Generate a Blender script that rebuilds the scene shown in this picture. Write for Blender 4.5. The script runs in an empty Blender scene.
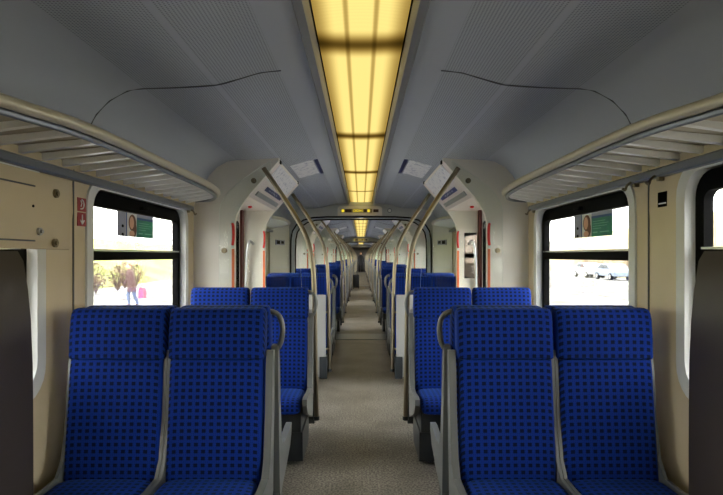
import bpy, bmesh, math, random
from mathutils import Vector, Matrix
R = random.Random(7)
S = bpy.context.scene
COL = S.collection
PI = math.pi

# ------------------------------------------------------------ camera, world, exposure
EYE = 1.44
cam = bpy.data.cameras.new('camera'); camo = bpy.data.objects.new('camera', cam); COL.objects.link(camo)
camo.location = (0, 0, EYE); camo.rotation_euler = (PI/2, 0, 0)
cam.sensor_width = 36; cam.lens = 36*550/723
cam.shift_x = 0.5/723; cam.shift_y = 8.5/723
cam.clip_start = .02; cam.clip_end = 400
S.camera = camo
S.view_settings.view_transform = 'Standard'; S.view_settings.look = 'None'
S.view_settings.exposure = 0.0; S.view_settings.gamma = 1.0; S.view_settings.use_curve_mapping = False
S.cycles.use_denoising = True
S.cycles.max_bounces = 10; S.cycles.diffuse_bounces = 6; S.cycles.transparent_max_bounces = 32
S.cycles.sample_clamp_indirect = 6
w = bpy.data.worlds.new('overcast_sky'); S.world = w; w.use_nodes = True
bg = w.node_tree.nodes['Background']; bg.inputs[0].default_value = (1.0, .98, .94, 1); bg.inputs[1].default_value = 15.0
LENS_E = 1.15

# ------------------------------------------------------------ materials
def mat(name, col=(.5,.5,.5), rough=.5, metal=0., spec=.5, fn=None):
    m = bpy.data.materials.new(name); m.use_nodes = True
    nt = m.node_tree; b = nt.nodes['Principled BSDF']
    b.inputs['Base Color'].default_value = (*col, 1); b.inputs['Roughness'].default_value = rough
    b.inputs['Metallic'].default_value = metal; b.inputs['Specular IOR Level'].default_value = spec
    if fn: fn(nt, b)
    return m
def N(nt, t, **k):
    n = nt.nodes.new(t)
    for a, v in k.items():
        if a.startswith('i_'): n.inputs[a[2:]].default_value = v
        else: setattr(n, a, v)
    return n
def mth(nt, op, a, b=None):
    n = nt.nodes.new('ShaderNodeMath'); n.operation = op
    for i, v in enumerate((a, b)):
        if v is None: continue
        if isinstance(v, (int, float)): n.inputs[i].default_value = v
        else: nt.links.new(v, n.inputs[i])
    return n.outputs[0]
def noise_tint(c1, c2, scale, lo=.35, hi=.65, detail=4, bump=0, bscale=None):
    def f(nt, b):
        tc = N(nt, 'ShaderNodeTexCoord'); nz = N(nt, 'ShaderNodeTexNoise'); nz.inputs['Scale'].default_value = scale
        nz.inputs['Detail'].default_value = detail
        nt.links.new(tc.outputs['Object'], nz.inputs['Vector'])
        cr = N(nt, 'ShaderNodeValToRGB'); cr.color_ramp.elements[0].position = lo; cr.color_ramp.elements[1].position = hi
        cr.color_ramp.elements[0].color = (*c1, 1); cr.color_ramp.elements[1].color = (*c2, 1)
        nt.links.new(nz.outputs['Fac'], cr.inputs[0]); nt.links.new(cr.outputs[0], b.inputs['Base Color'])
        if bump:
            n2 = N(nt, 'ShaderNodeTexNoise'); n2.inputs['Scale'].default_value = bscale or scale
            nt.links.new(tc.outputs['Object'], n2.inputs['Vector'])
            bp = N(nt, 'ShaderNodeBump'); bp.inputs['Strength'].default_value = bump; bp.inputs['Distance'].default_value = .01
            nt.links.new(n2.outputs['Fac'], bp.inputs['Height']); nt.links.new(bp.outputs[0], b.inputs['Normal'])
    return f
def fabric(nt, b):
    tc = N(nt, 'ShaderNodeTexCoord'); sp = N(nt, 'ShaderNodeSeparateXYZ'); nt.links.new(tc.outputs['Object'], sp.inputs[0])
    P = .0325
    x = mth(nt, 'MULTIPLY', sp.outputs[0], 1/P); x = mth(nt, 'ADD', x, 100.25)
    v = mth(nt, 'SUBTRACT', sp.outputs[2], sp.outputs[1]); v = mth(nt, 'MULTIPLY', v, 1/P); v = mth(nt, 'ADD', v, 100.)
    def sq(u, w):
        fx = mth(nt, 'FRACT', u); fx = mth(nt, 'SUBTRACT', fx, .5); fx = mth(nt, 'ABSOLUTE', fx)
        return mth(nt, 'LESS_THAN', fx, w)
    big = mth(nt, 'MULTIPLY', sq(x, .27), sq(v, .27))
    x2 = mth(nt, 'MULTIPLY', x, 4.); v2 = mth(nt, 'MULTIPLY', v, 4.)
    sm = mth(nt, 'MULTIPLY', sq(x2, .3), sq(v2, .3))
    mx = N(nt, 'ShaderNodeMix', data_type='RGBA'); nt.links.new(sm, mx.inputs[0])
    mx.inputs[6].default_value = (.002, .024, .215, 1); mx.inputs[7].default_value = (.002, .016, .14, 1)
    m2 = N(nt, 'ShaderNodeMix', data_type='RGBA'); nt.links.new(big, m2.inputs[0]); nt.links.new(mx.outputs[2], m2.inputs[6])
    m2.inputs[7].default_value = (.001, .005, .034, 1)
    nt.links.new(m2.outputs[2], b.inputs['Base Color'])
    b.inputs['Sheen Weight'].default_value = .06; b.inputs['Sheen Tint'].default_value = (.1, .4, 1, 1); b.inputs['Specular IOR Level'].default_value = .15
    nz = N(nt, 'ShaderNodeTexNoise'); nz.inputs['Scale'].default_value = 900
    nt.links.new(tc.outputs['Object'], nz.inputs['Vector'])
    bp = N(nt, 'ShaderNodeBump'); bp.inputs['Strength'].default_value = .2; bp.inputs['Distance'].default_value = .002
    nt.links.new(nz.outputs['Fac'], bp.inputs['Height']); nt.links.new(bp.outputs[0], b.inputs['Normal'])
def perforated(nt, b):
    tc = N(nt, 'ShaderNodeTexCoord'); sp = N(nt, 'ShaderNodeSeparateXYZ'); nt.links.new(tc.outputs['Object'], sp.inputs[0])
    P = .0125
    ax = mth(nt, 'ABSOLUTE', sp.outputs[0])
    def c(u):
        u = mth(nt, 'MULTIPLY', u, 1/P); u = mth(nt, 'FRACT', mth(nt, 'ADD', u, 500.)); u = mth(nt, 'SUBTRACT', u, .5)
        return mth(nt, 'MULTIPLY', u, u)
    r2 = mth(nt, 'ADD', c(ax), c(sp.outputs[1]))
    hole = mth(nt, 'LESS_THAN', r2, .075)
    def band(a, bb): return mth(nt, 'MULTIPLY', mth(nt, 'GREATER_THAN', ax, a), mth(nt, 'LESS_THAN', ax, bb))
    zone = mth(nt, 'ADD', band(.395, .69), band(.715, 1.05))
    f = mth(nt, 'MULTIPLY', hole, zone)
    mx = N(nt, 'ShaderNodeMix', data_type='RGBA'); nt.links.new(f, mx.inputs[0])
    mx.inputs[6].default_value = (*CEIL, 1); mx.inputs[7].default_value = (.17, .19, .22, 1)
    nt.links.new(mx.outputs[2], b.inputs['Base Color'])
def floorfn(nt, b):
    tc = N(nt, 'ShaderNodeTexCoord')
    n1 = N(nt, 'ShaderNodeTexNoise'); n1.inputs['Scale'].default_value = 75; n1.inputs['Detail'].default_value = 2
    n2 = N(nt, 'ShaderNodeTexNoise'); n2.inputs['Scale'].default_value = 2.6; n2.inputs['Detail'].default_value = 6
    for n in (n1, n2): nt.links.new(tc.outputs['Object'], n.inputs['Vector'])
    c1 = N(nt, 'ShaderNodeValToRGB'); c1.color_ramp.elements[0].position = .42; c1.color_ramp.elements[1].position = .58
    c1.color_ramp.elements[0].color = (.06, .055, .047, 1); c1.color_ramp.elements[1].color = (.25, .23, .20, 1)
    c2 = N(nt, 'ShaderNodeValToRGB'); c2.color_ramp.elements[0].position = .35; c2.color_ramp.elements[1].position = .6
    c2.color_ramp.elements[0].color = (.6, .58, .55, 1); c2.color_ramp.elements[1].color = (1, 1, 1, 1)
    nt.links.new(n1.outputs['Fac'], c1.inputs[0]); nt.links.new(n2.outputs['Fac'], c2.inputs[0])
    mx = N(nt, 'ShaderNodeMix', data_type='RGBA', blend_type='MULTIPLY'); mx.inputs[0].default_value = 1
    nt.links.new(c1.outputs[0], mx.inputs[6]); nt.links.new(c2.outputs[0], mx.inputs[7])
    nt.links.new(mx.outputs[2], b.inputs['Base Color'])
def emit(name, col, s):
    m = bpy.data.materials.new(name); m.use_nodes = True; nt = m.node_tree; nt.nodes.clear()
    e = N(nt, 'ShaderNodeEmission'); e.inputs[0].default_value = (*col, 1); e.inputs[1].default_value = s
    o = N(nt, 'ShaderNodeOutputMaterial'); nt.links.new(e.outputs[0], o.inputs[0]); return m
def glassy(name, tint, refl):
    m = bpy.data.materials.new(name); m.use_nodes = True; nt = m.node_tree; nt.nodes.clear()
    t = N(nt, 'ShaderNodeBsdfTransparent'); t.inputs[0].default_value = (*tint, 1)
    g = N(nt, 'ShaderNodeBsdfGlossy'); g.inputs['Roughness'].default_value = .03
    lw = N(nt, 'ShaderNodeLayerWeight'); lw.inputs[0].default_value = .25
    f = mth(nt, 'MULTIPLY', lw.outputs['Fresnel'], refl)
    mx = N(nt, 'ShaderNodeMixShader'); nt.links.new(f, mx.inputs[0]); nt.links.new(t.outputs[0], mx.inputs[1]); nt.links.new(g.outputs[0], mx.inputs[2])
    o = N(nt, 'ShaderNodeOutputMaterial'); nt.links.new(mx.outputs[0], o.inputs[0]); return m
def lensfn():
    # lit opal diffuser over fluorescent tubes: the tube ends (every unit's ends) and the two cell walls give off less light
    m = bpy.data.materials.new('ribbed_diffuser'); m.use_nodes = True; nt = m.node_tree; nt.nodes.clear()
    tc = N(nt, 'ShaderNodeTexCoord'); sp = N(nt, 'ShaderNodeSeparateXYZ'); nt.links.new(tc.outputs['Object'], sp.inputs[0])
    ay = mth(nt, 'ABSOLUTE', sp.outputs[1]); ax = mth(nt, 'ABSOLUTE', sp.outputs[0])
    def ramp(v, a, b_, lo, hi):
        n = N(nt, 'ShaderNodeMapRange'); n.interpolation_type = 'SMOOTHSTEP'
        n.inputs[1].default_value = a; n.inputs[2].default_value = b_; n.inputs[3].default_value = lo; n.inputs[4].default_value = hi
        nt.links.new(v, n.inputs[0]); return n.outputs[0]
    e = ramp(ay, .75, .915, 1., .13)
    s1 = mth(nt, 'ABSOLUTE', mth(nt, 'SUBTRACT', ax, .058)); s = ramp(s1, .002, .016, .55, 1.)
    sd = ramp(ax, .10, .185, 1., .42)
    rb = mth(nt, 'SINE', mth(nt, 'MULTIPLY', sp.outputs[1], 2*PI/.0125)); rb = mth(nt, 'ADD', mth(nt, 'MULTIPLY', rb, .05), .97)
    f = mth(nt, 'MULTIPLY', mth(nt, 'MULTIPLY', e, s), mth(nt, 'MULTIPLY', sd, rb))
    cr = N(nt, 'ShaderNodeValToRGB'); cr.color_ramp.elements[0].position = .1; cr.color_ramp.elements[1].position = 1.
    cr.color_ramp.elements[0].color = (.75, .42, .06, 1); cr.color_ramp.elements[1].color = (1, .79, .25, 1)
    nt.links.new(f, cr.inputs[0])
    em = N(nt, 'ShaderNodeEmission'); nt.links.new(cr.outputs[0], em.inputs[0]); nt.links.new(mth(nt, 'MULTIPLY', f, LENS_E), em.inputs[1])
    o = N(nt, 'ShaderNodeOutputMaterial'); nt.links.new(em.outputs[0], o.inputs[0]); return m

CEIL = (.42, .455, .515)
M = {}
M['ceiling'] = mat('ceiling_perforated_panel', CEIL, .55, fn=perforated)
M['fascia'] = mat('ceiling_fascia', (.21, .22, .24), .4)
M['wall'] = mat('cream_wall', (.66, .585, .44), .27, fn=noise_tint((.64, .545, .37), (.68, .585, .41), 3))
M['white'] = mat('white_panel', (.74, .71, .64), .38)
M['whitegloss'] = mat('white_gloss_panel', (.74, .73, .72), .2)
M['pinkish'] = mat('door_header_panel', (.70, .62, .60), .35)
M['rim'] = mat('window_rim', (.72, .74, .73), .4)
M['black'] = mat('black_rubber', (.003, .003, .0035), .6, spec=.04)
M['anth'] = mat('anthracite_panel', (.016, .021, .026), .4)
M['floor'] = mat('speckled_floor', (.3, .29, .26), .42, fn=floorfn)
M['fabric'] = mat('blue_check_fabric', (.01, .05, .4), .85, fn=fabric)
M['shell'] = mat('grey_seat_shell', (.12, .13, .13), .33)
M['steel'] = mat('brushed_steel', (.23, .20, .145), .36, 1.0)
M['chrome'] = mat('polished_metal', (.42, .43, .45), .3, 1.0)
M['alu'] = mat('grey_rail', (.19, .21, .24), .35, .5)
M['lip'] = mat('rack_lip', (.58, .54, .42), .35, .3)
M['slat'] = mat('rack_slat', (.80, .80, .78), .28, .1)
M['slatback'] = mat('rack_backing', (.40, .36, .27), .5)
M['seam'] = mat('seam', (.10, .10, .11), .6)
M['red'] = mat('red_plastic', (.62, .02, .015), .35)
M['orange'] = mat('orange_strip', (.72, .16, .05), .4)
M['signred'] = mat('sign_red', (.30, .012, .015), .4)
M['darkred'] = mat('dark_red_door_edge', (.10, .012, .012), .4)
M['signwhite'] = mat('sign_white', (.8, .8, .8), .4)
M['navy'] = mat('navy_strip', (.012, .02, .13), .4)
M['yellow'] = emit('led_yellow', (1, .78, .05), .9)
M['dark'] = mat('display_dark', (.03, .008, .008), .4)
M['map'] = mat('route_map_paper', (.72, .73, .78), .5, fn=noise_tint((.40, .42, .55), (.74, .75, .79), 28, .36, .46, 6))
M['bulk'] = mat('bulkhead_grey', (.50, .52, .52), .4)
M['endwall'] = mat('end_wall_grey', (.10, .09, .085), .5)
M['frost'] = glassy('bright_patch_glass', (.30, .265, .24), .5)
M['pale'] = mat('pale_partition', (.27, .28, .285), .4)
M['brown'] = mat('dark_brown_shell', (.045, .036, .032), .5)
M['rubberg'] = mat('bellows_grey', (.42, .46, .50), .6)
M['brass'] = mat('brass_lock', (.20, .17, .11), .35, .9)
M['glass'] = glassy('window_glass', (.97, .98, .97), .5)
M['screen'] = glassy('green_tinted_glass', (.975, .99, .98), .5)
M['edge'] = mat('glass_edge', (.55, .62, .58), .3)
M['lens'] = lensfn()
M['green'] = mat('poster_green', (.01, .24, .17), .4, fn=noise_tint((.008, .17, .16), (.012, .30, .15), 7))
M['lilac'] = mat('poster_lilac', (.36, .37, .48), .5)
M['postblue'] = mat('poster_blue', (.02, .08, .25), .4)
M['skin'] = mat('skin', (.74, .42, .27), .5)
M['hair'] = mat('hair', (.16, .06, .03), .6)

# ------------------------------------------------------------ mesh helpers
class MB:
    def __init__(s): s.bm = bmesh.new(); s.mi = 0
    def _f(s, vs):
        try:
            f = s.bm.faces.new(vs); f.material_index = s.mi; return f
        except ValueError: return None
    def box(s, x0, x1, y0, y1, z0, z1, bev=0):
        b2 = bmesh.new(); bmesh.ops.create_cube(b2, size=1)
        for v in b2.verts:
            v.co = Vector(((x0+x1)/2+v.co.x*(x1-x0), (y0+y1)/2+v.co.y*(y1-y0), (z0+z1)/2+v.co.z*(z1-z0)))
        if bev: bmesh.ops.bevel(b2, geom=list(b2.edges), offset=bev, segments=3, affect='EDGES', profile=.5)
        s._merge(b2); return s
    def _merge(s, b2):
        mp = {v: s.bm.verts.new(v.co) for v in b2.verts}
        for f in b2.faces: s._f([mp[v] for v in f.verts])
        b2.free()
    def prism(s, pts, axis, a, b, side_mi=None):
        """polygon pts (u,v) extruded along axis from a to b. axis y: (x,z); x: (y,z); z: (x,y)"""
        def P(u, v, t): return {'y': (u, t, v), 'x': (t, u, v), 'z': (u, v, t)}[axis]
        A = [s.bm.verts.new(P(u, v, a)) for u, v in pts]; B = [s.bm.verts.new(P(u, v, b)) for u, v in pts]
        s._f(A); s._f(B[::-1]); n = len(pts); o = s.mi
        if side_mi is not None: s.mi = side_mi
        for i in range(n): s._f([A[i], A[(i+1) % n], B[(i+1) % n], B[i]])
        s.mi = o; return s
    def tube(s, pts, r, n=10, closed=False):
        pts = [Vector(p) for p in pts]; rings = []; up = None
        m = len(pts)
        for i, p in enumerate(pts):
            if closed: t = pts[(i+1) % m]-pts[i-1]
            else: t = pts[min(i+1, m-1)]-pts[max(i-1, 0)]
            t.normalize()
            if up is None: up = t.orthogonal().normalized()
            up = (up - t*up.dot(t)).normalized(); sd = t.cross(up)
            rr = r[i] if isinstance(r, (list, tuple)) else r
            rings.append([s.bm.verts.new(p+(up*math.cos(2*PI*k/n)+sd*math.sin(2*PI*k/n))*rr) for k in range(n)])
        for i in range(m if closed else m-1):
            a, b = rings[i], rings[(i+1) % m]
            for k in range(n): s._f([a[k], a[(k+1) % n], b[(k+1) % n], b[k]])
        if not closed: s._f(rings[0][::-1]); s._f(rings[-1])
        return s
    def loft(s, rows, axis='z', n=28, ex=5):
        """rows (t, c, hw, ht): superellipse rings. axis z: ring in x,y at height t; axis y: ring in x,z"""
        rings = []
        for t, c, hw, ht in rows:
            ring = []
            for k in range(n):
                a = 2*PI*(k+.5)/n; ca, sa = math.cos(a), math.sin(a)
                u = hw*math.copysign(abs(ca)**(2/ex), ca); v = c+ht*math.copysign(abs(sa)**(2/ex), sa)
                ring.append(s.bm.verts.new((u, v, t) if axis == 'z' else (u, t, v)))
            rings.append(ring)
        for a, b in zip(rings, rings[1:]):
            for k in range(n): s._f([a[k], a[(k+1) % n], b[(k+1) % n], b[k]])
        s._f(rings[0][::-1]); s._f(rings[-1]); return s
    def ball(s, c, r, sx=1, sy=1, sz=1, n=12):
        b2 = bmesh.new(); bmesh.ops.create_uvsphere(b2, u_segments=n, v_segments=max(6, n*2//3), radius=r)
        for v in b2.verts: v.co = Vector((v.co.x*sx+c[0], v.co.y*sy+c[1], v.co.z*sz+c[2]))
        s._merge(b2); return s
    def disc(s, c, axis, r, h, n=20):
        c = Vector(c); d = {'x': Vector((1,0,0)), 'y': Vector((0,1,0)), 'z': Vector((0,0,1))}[axis]
        return s.tube([c-d*h/2, c+d*h/2], r, n)
    def build(s, name, m, parent=None, smooth=True):
        bmesh.ops.recalc_face_normals(s.bm, faces=list(s.bm.faces))
        me = bpy.data.meshes.new(name); s.bm.to_mesh(me); s.bm.free()
        for mm in (m if isinstance(m, (list, tuple)) else [m]): me.materials.append(mm)
        if smooth: me.shade_smooth(); me.set_sharp_from_angle(angle=math.radians(38))
        o = bpy.data.objects.new(name, me); COL.objects.link(o)
        if parent is not None: o.parent = parent
        return o
def spline(pts, n=8):
    P = [Vector(p) for p in pts]; out = []
    for i in range(len(P)-1):
        p0, p1, p2, p3 = P[max(i-1, 0)], P[i], P[i+1], P[min(i+2, len(P)-1)]
        for k in range(n):
            t = k/n
            out.append(.5*((2*p1)+(-p0+p2)*t+(2*p0-5*p1+4*p2-p3)*t*t+(-p0+3*p1-3*p2+p3)*t**3))
    out.append(P[-1]); return out
def rrect(u0, u1, v0, v1, r, n=6):
    out = []
    for cu, cv, a0 in ((u1-r, v1-r, 0), (u0+r, v1-r, 90), (u0+r, v0+r, 180), (u1-r, v0+r, 270)):
        for k in range(n+1):
            a = math.radians(a0+90*k/n); out.append((cu+r*math.cos(a), cv+r*math.sin(a)))
    return out
def ringmesh(mb, outer, inner, x0, x1):
    """ring between two outlines (y,z) with the same count, solid between x0 and x1"""
    n = len(outer); V = []
    for x in (x0, x1):
        V.append([mb.bm.verts.new((x, u, v)) for u, v in outer]); V.append([mb.bm.verts.new((x, u, v)) for u, v in inner])
    a, b, c, d = V
    for i in range(n):
        j = (i+1) % n
        mb._f([a[i], a[j], b[j], b[i]]); mb._f([c[i], c[j], d[j], d[i]])
        mb._f([a[i], a[j], c[j], c[i]]); mb._f([b[i], b[j], d[j], d[i]])
    return mb
def tag(o, label=None, cat=None, group=None, kind=None):
    if label: o['label'] = label
    if cat: o['category'] = cat
    if group: o['group'] = group
    if kind: o['kind'] = kind
    return o
def empty(name, loc=(0,0,0), rz=0):
    o = bpy.data.objects.new(name, None); o.empty_display_size = .1; COL.objects.link(o)
    o.location = loc; o.rotation_euler = (0, 0, rz); return o
def under(o, p):
    o.parent = p; o.location = o.location-p.location; return o
KIDS = {}
def kids(o): return [c for c in bpy.data.objects if c.parent == o]
def copy_tree(o, parent=None):
    c = o.copy(); COL.objects.link(c)
    if parent is not None: c.parent = parent
    if o not in KIDS: KIDS[o] = kids(o)
    for ch in KIDS[o]: copy_tree(ch, c)
    return c
SIDE = {-1: 'left', 1: 'right'}
ORD = 'first second third fourth fifth sixth seventh eighth ninth tenth eleventh twelfth thirteenth fourteenth fifteenth sixteenth seventeenth eighteenth nineteenth twentieth'.split()

# ------------------------------------------------------------ layout along the train (y)
VEST = [(-.55, 1.0), (4.65, 6.18), (11.1, 12.6), (16.25, 17.8), (21.4, 22.9), (28.4, 29.9), (33.5, 35.0), (38.6, 40.1), (45.5, 47.0)]
BAYS = [(-4.2, -.55), (1.0, 4.65), (6.18, 9.5), (10.1, 11.1), (12.6, 16.25), (17.8, 21.4), (22.9, 26.4), (27.0, 28.4), (29.9, 33.5),
        (35.0, 38.6), (40.1, 43.5), (44.1, 45.5), (47.0, 50.6)]
GANG = [(9.5, 10.1), (26.4, 27.0), (43.5, 44.1)]
CARS = [(-4.2, 9.5), (10.1, 26.4), (27.0, 43.5), (44.1, 50.6)]
Y0, Y1 = -4.2, 50.6
WX = 1.415
WZ0, WZ1 = .86, 1.80
# windows per bay
WIN = []
for a, b in BAYS:
    L = b-a
    if (a, b) == (1.0, 4.65): WIN += [(.95, 2.40), (2.87, 4.42)]
    elif L > 3.5: WIN += [(a+.2, a+1.7), (a+1.95, a+3.45)]
    elif L > 3: WIN += [(a+.32, a+1.86)]
    else: WIN += [(a+.12, b-.12)]
WIN.sort()

# ------------------------------------------------------------ floor, walls, ceiling
mb = MB(); mb.box(-1.5, 1.5, Y0-.1, Y1+.1, -.06, 0)
tag(mb.build('floor', M['floor'], smooth=False), 'speckled grey brown floor running down the train aisle', 'floor', kind='structure')
WPROF_LO = [(1.415, 0), (1.415, WZ0)]
WPROF_HI = [(1.415, WZ1), (1.41, 1.86), (1.40, 1.92), (1.36, 2.0)]
for sx in (-1, 1):
    mb = MB()
    def strip(prof, a, b, t=.09):
        pts = prof+[(x+t, z) for x, z in reversed(prof)]
        mb.prism([(sx*x, z) for x, z in pts], 'y', a, b)
    for ca, cb in CARS:
        strip(WPROF_HI, ca, cb)
        y = ca
        for va, vb in VEST[1:]:
            if ca < va < cb: strip(WPROF_LO, y, va+.06); y = vb-.06
        strip(WPROF_LO, y, cb)
    for ca, cb in CARS:
        y = ca
        for wa, wb in sorted(WIN+[(va+.06, vb-.06) for va, vb in VEST[1:]])+[(99, 99)]:
            if wa < ca or y >= cb: continue
            e = min(wa, cb)
            if e > y+1e-4: strip([(1.415, WZ0), (1.415, 1.62), (1.412, 1.66), (1.415, WZ1)], y, e)
            y = max(y, wb)
            if wa > cb: break
    tag(mb.build('wall_'+SIDE[sx], M['wall']), f'cream {SIDE[sx]} side wall of the carriage with windows', 'wall', kind='structure')
for nm, y in (('wall_rear', Y0), ('wall_end', Y1)):
    mb = MB(); mb.box(-1.5, 1.5, y-.06, y, 0, 2.45)
    tag(mb.build(nm, M['white'] if y < 0 else M['endwall']), 'plain end wall closing the carriage ' + ('behind the camera' if y < 0 else 'at the far end'), 'wall', kind='structure')
CP = [(1.36, 1.99), (1.335, 2.03), (1.31, 2.07), (1.28, 2.125), (1.217, 2.19), (1.13, 2.238), (1.06, 2.25), (.88, 2.256), (.70, 2.268), (.59, 2.297), (.487, 2.327), (.387, 2.338), (.30, 2.345), (.235, 2.345)]
mb = MB()
for ca, cb in CARS:
    for sx in (-1, 1):
        pts = CP+[(.235, 2.42), (1.0, 2.36), (1.44, 2.1), (1.44, 1.99)]
        mb.prism([(sx*x, z) for x, z in pts], 'y', ca, cb)
    mb.box(-.30, .30, ca, cb, 2.43, 2.47)
tag(mb.build('ceiling', M['ceiling']), 'blue grey perforated ceiling curving down to the luggage racks', 'ceiling', kind='structure')
# ceiling seams + fascias
tn = [0]
def trim(mb, m, label, cat='trim'):
    tn[0] += 1
    return tag(mb.build(f'trim_{tn[0]}', m), label, cat, kind='structure')
seam_y = [2.66, -1.2]+[y for a, b in BAYS[3:] for y in ([(a+b)/2] if b-a > 3 else [])]
for y in seam_y:
    mb = MB()
    for sx in (-1, 1):
        sp = spline([(sx*x, y, z-.001) for x, z in CP[2:-2]], 8); mb.tube(sp, .004, 6)
    trim(mb, M['seam'], 'dark joint line across the ceiling panels' + (' over the nearest windows' if y == 2.66 else ''))
mb = MB()
for ca, cb in CARS:
    for sx in (-1, 1):
        mb.prism([(sx*.188, 2.372), (sx*.19, 2.345), (sx*.205, 2.322), (sx*.236, 2.318), (sx*.25, 2.35), (sx*.24, 2.40)], 'y', ca, cb-.1)
trim(mb, M['fascia'], 'grey metal edges on both sides of the yellow ceiling lights')

# ------------------------------------------------------------ ceiling lights
def light_unit(y, L, label, group=None):
    r = empty('ceiling_light', (0, y+L/2, 2.37)); tag(r, label, 'ceiling light', group)
    mb = MB(); h = L/2-.004
    n = 12; top = []
    pts = [(-.186+.372*k/n, -.008*math.sin(PI*k/n)) for k in range(n+1)]
    pts2 = pts+[(.186, .01), (-.186, .01)]
    mb.prism(pts2, 'y', -h, h); mb.build('diffuser', M['lens'], r)
    mb = MB(); 
    for e in (-1, 1): mb.box(e*.187-.004, e*.187+.004, -h, h, -.006, .03)
    mb.build('frame', M['black'], r)
    return r
def lightrow(ys, L, txt):
    for i, y in enumerate(ys): light_unit(y, L, txt(i), None if txt(i) != txt(min(i+1, len(ys)-1)) or i == 99 else None)
LP = 1.835
yA = [2.405-LP*k for k in range(1, 4)][::-1]+[2.405+LP*k for k in range(0, 4)]
for k, y in enumerate(yA):
    L = LP if y+LP < 9.5 else 9.45-y
    if y+L < .9: lab = 'yellow ceiling light panel overhead behind the camera'
    elif y < 2: lab = 'yellow ceiling light panel overhead, cut off by the top edge'
    else:
        i = round((y-2.405)/LP)
        lab = 'yellow ribbed ceiling light panel, ' + ['the longest one, ending above the nearest windows', 'second complete one from the camera, over the doors', 'third complete one from the camera', 'last before the passenger display'][i]
    light_unit(y, L, lab, 'ceiling lights behind the camera' if y+L < .9 else None)
for ci, (ca, cb) in enumerate(CARS[1:]):
    n = round((cb-ca-.3)/LP); L = (cb-ca-.3)/n
    for k in range(n):
        if ci == 0 and k < 4: lab, g = f'small yellow ceiling light panel, {ORD[k]} beyond the passenger display', None
        elif ci == 0: lab, g = 'tiny yellow ceiling light panel towards the second gangway', 'distant ceiling lights in the second carriage'
        else: lab, g = 'tiny yellow ceiling light panel beyond the second gangway', 'distant ceiling lights beyond the second gangway'
        light_unit(ca+.15+L*k, L, lab, g)

# ------------------------------------------------------------ windows
wn = [0]
def window(a, b, sx):
    wn[0] += 1
    r = empty(f'window_{wn[0]}', (sx*WX, (a+b)/2, WZ0))
    tag(r, f'double glazed carriage window in the {SIDE[sx]} wall with black bars', 'window', kind='structure')
    h = (b-a)/2; H = WZ1-WZ0
    inn = rrect(-h+.015, h-.015, .015, H-.0, .11); out = rrect(-h-.05, h+.05, -.045, H+.045, .15)
    mb = MB(); ringmesh(mb, out, inn, -sx*.012, sx*.10); mb.build('window_rim', M['rim'], r)
    o2 = rrect(-h, h, 0, H, .12); i2 = rrect(-h+.075, h-.075, .07, H-.085, .045)
    mb = MB(); ringmesh(mb, o2, i2, sx*.035, sx*.075)
    mb.build('window_frame', M['black'], r)
    mb = MB(); mb.box(*sorted((sx*.03, sx*.075)), -h+.07, h-.07, .555, .608); mb.build('window_bar', M['black'], r)
    mb = MB(); mb.box(*sorted((sx*.022, sx*.045)), -h+.075, h-.075, .609, .618); tag(mb.build('bar_strip', M['chrome'], r), 'pale metal strip on the bar')
    mb = MB(); mb.box(*sorted((sx*.008, sx*.035)), -.05, .05, H-.06, H-.035, .004); mb.build('catch', M['black'], r)
    mb = MB(); mb.box(*sorted((sx*.055, sx*.061)), -h+.05, h-.05, .05, H-.05); mb.build('pane', M['glass'], r)
for sx in (-1, 1):
    for a, b in WIN: window(a, b, sx)

# wall seams, grey cover rails
for sx in (-1, 1):
    mb = MB()
    for y in [2.70]+[a-.12 for a, b in WIN if a > 6][:20]:
        mb.box(*sorted((sx*1.409, sx*1.42)), y-.0035, y+.0035, 0, 1.87)
    trim(mb, M['seam'], f'thin dark vertical joints between the {SIDE[sx]} wall panels')

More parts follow.
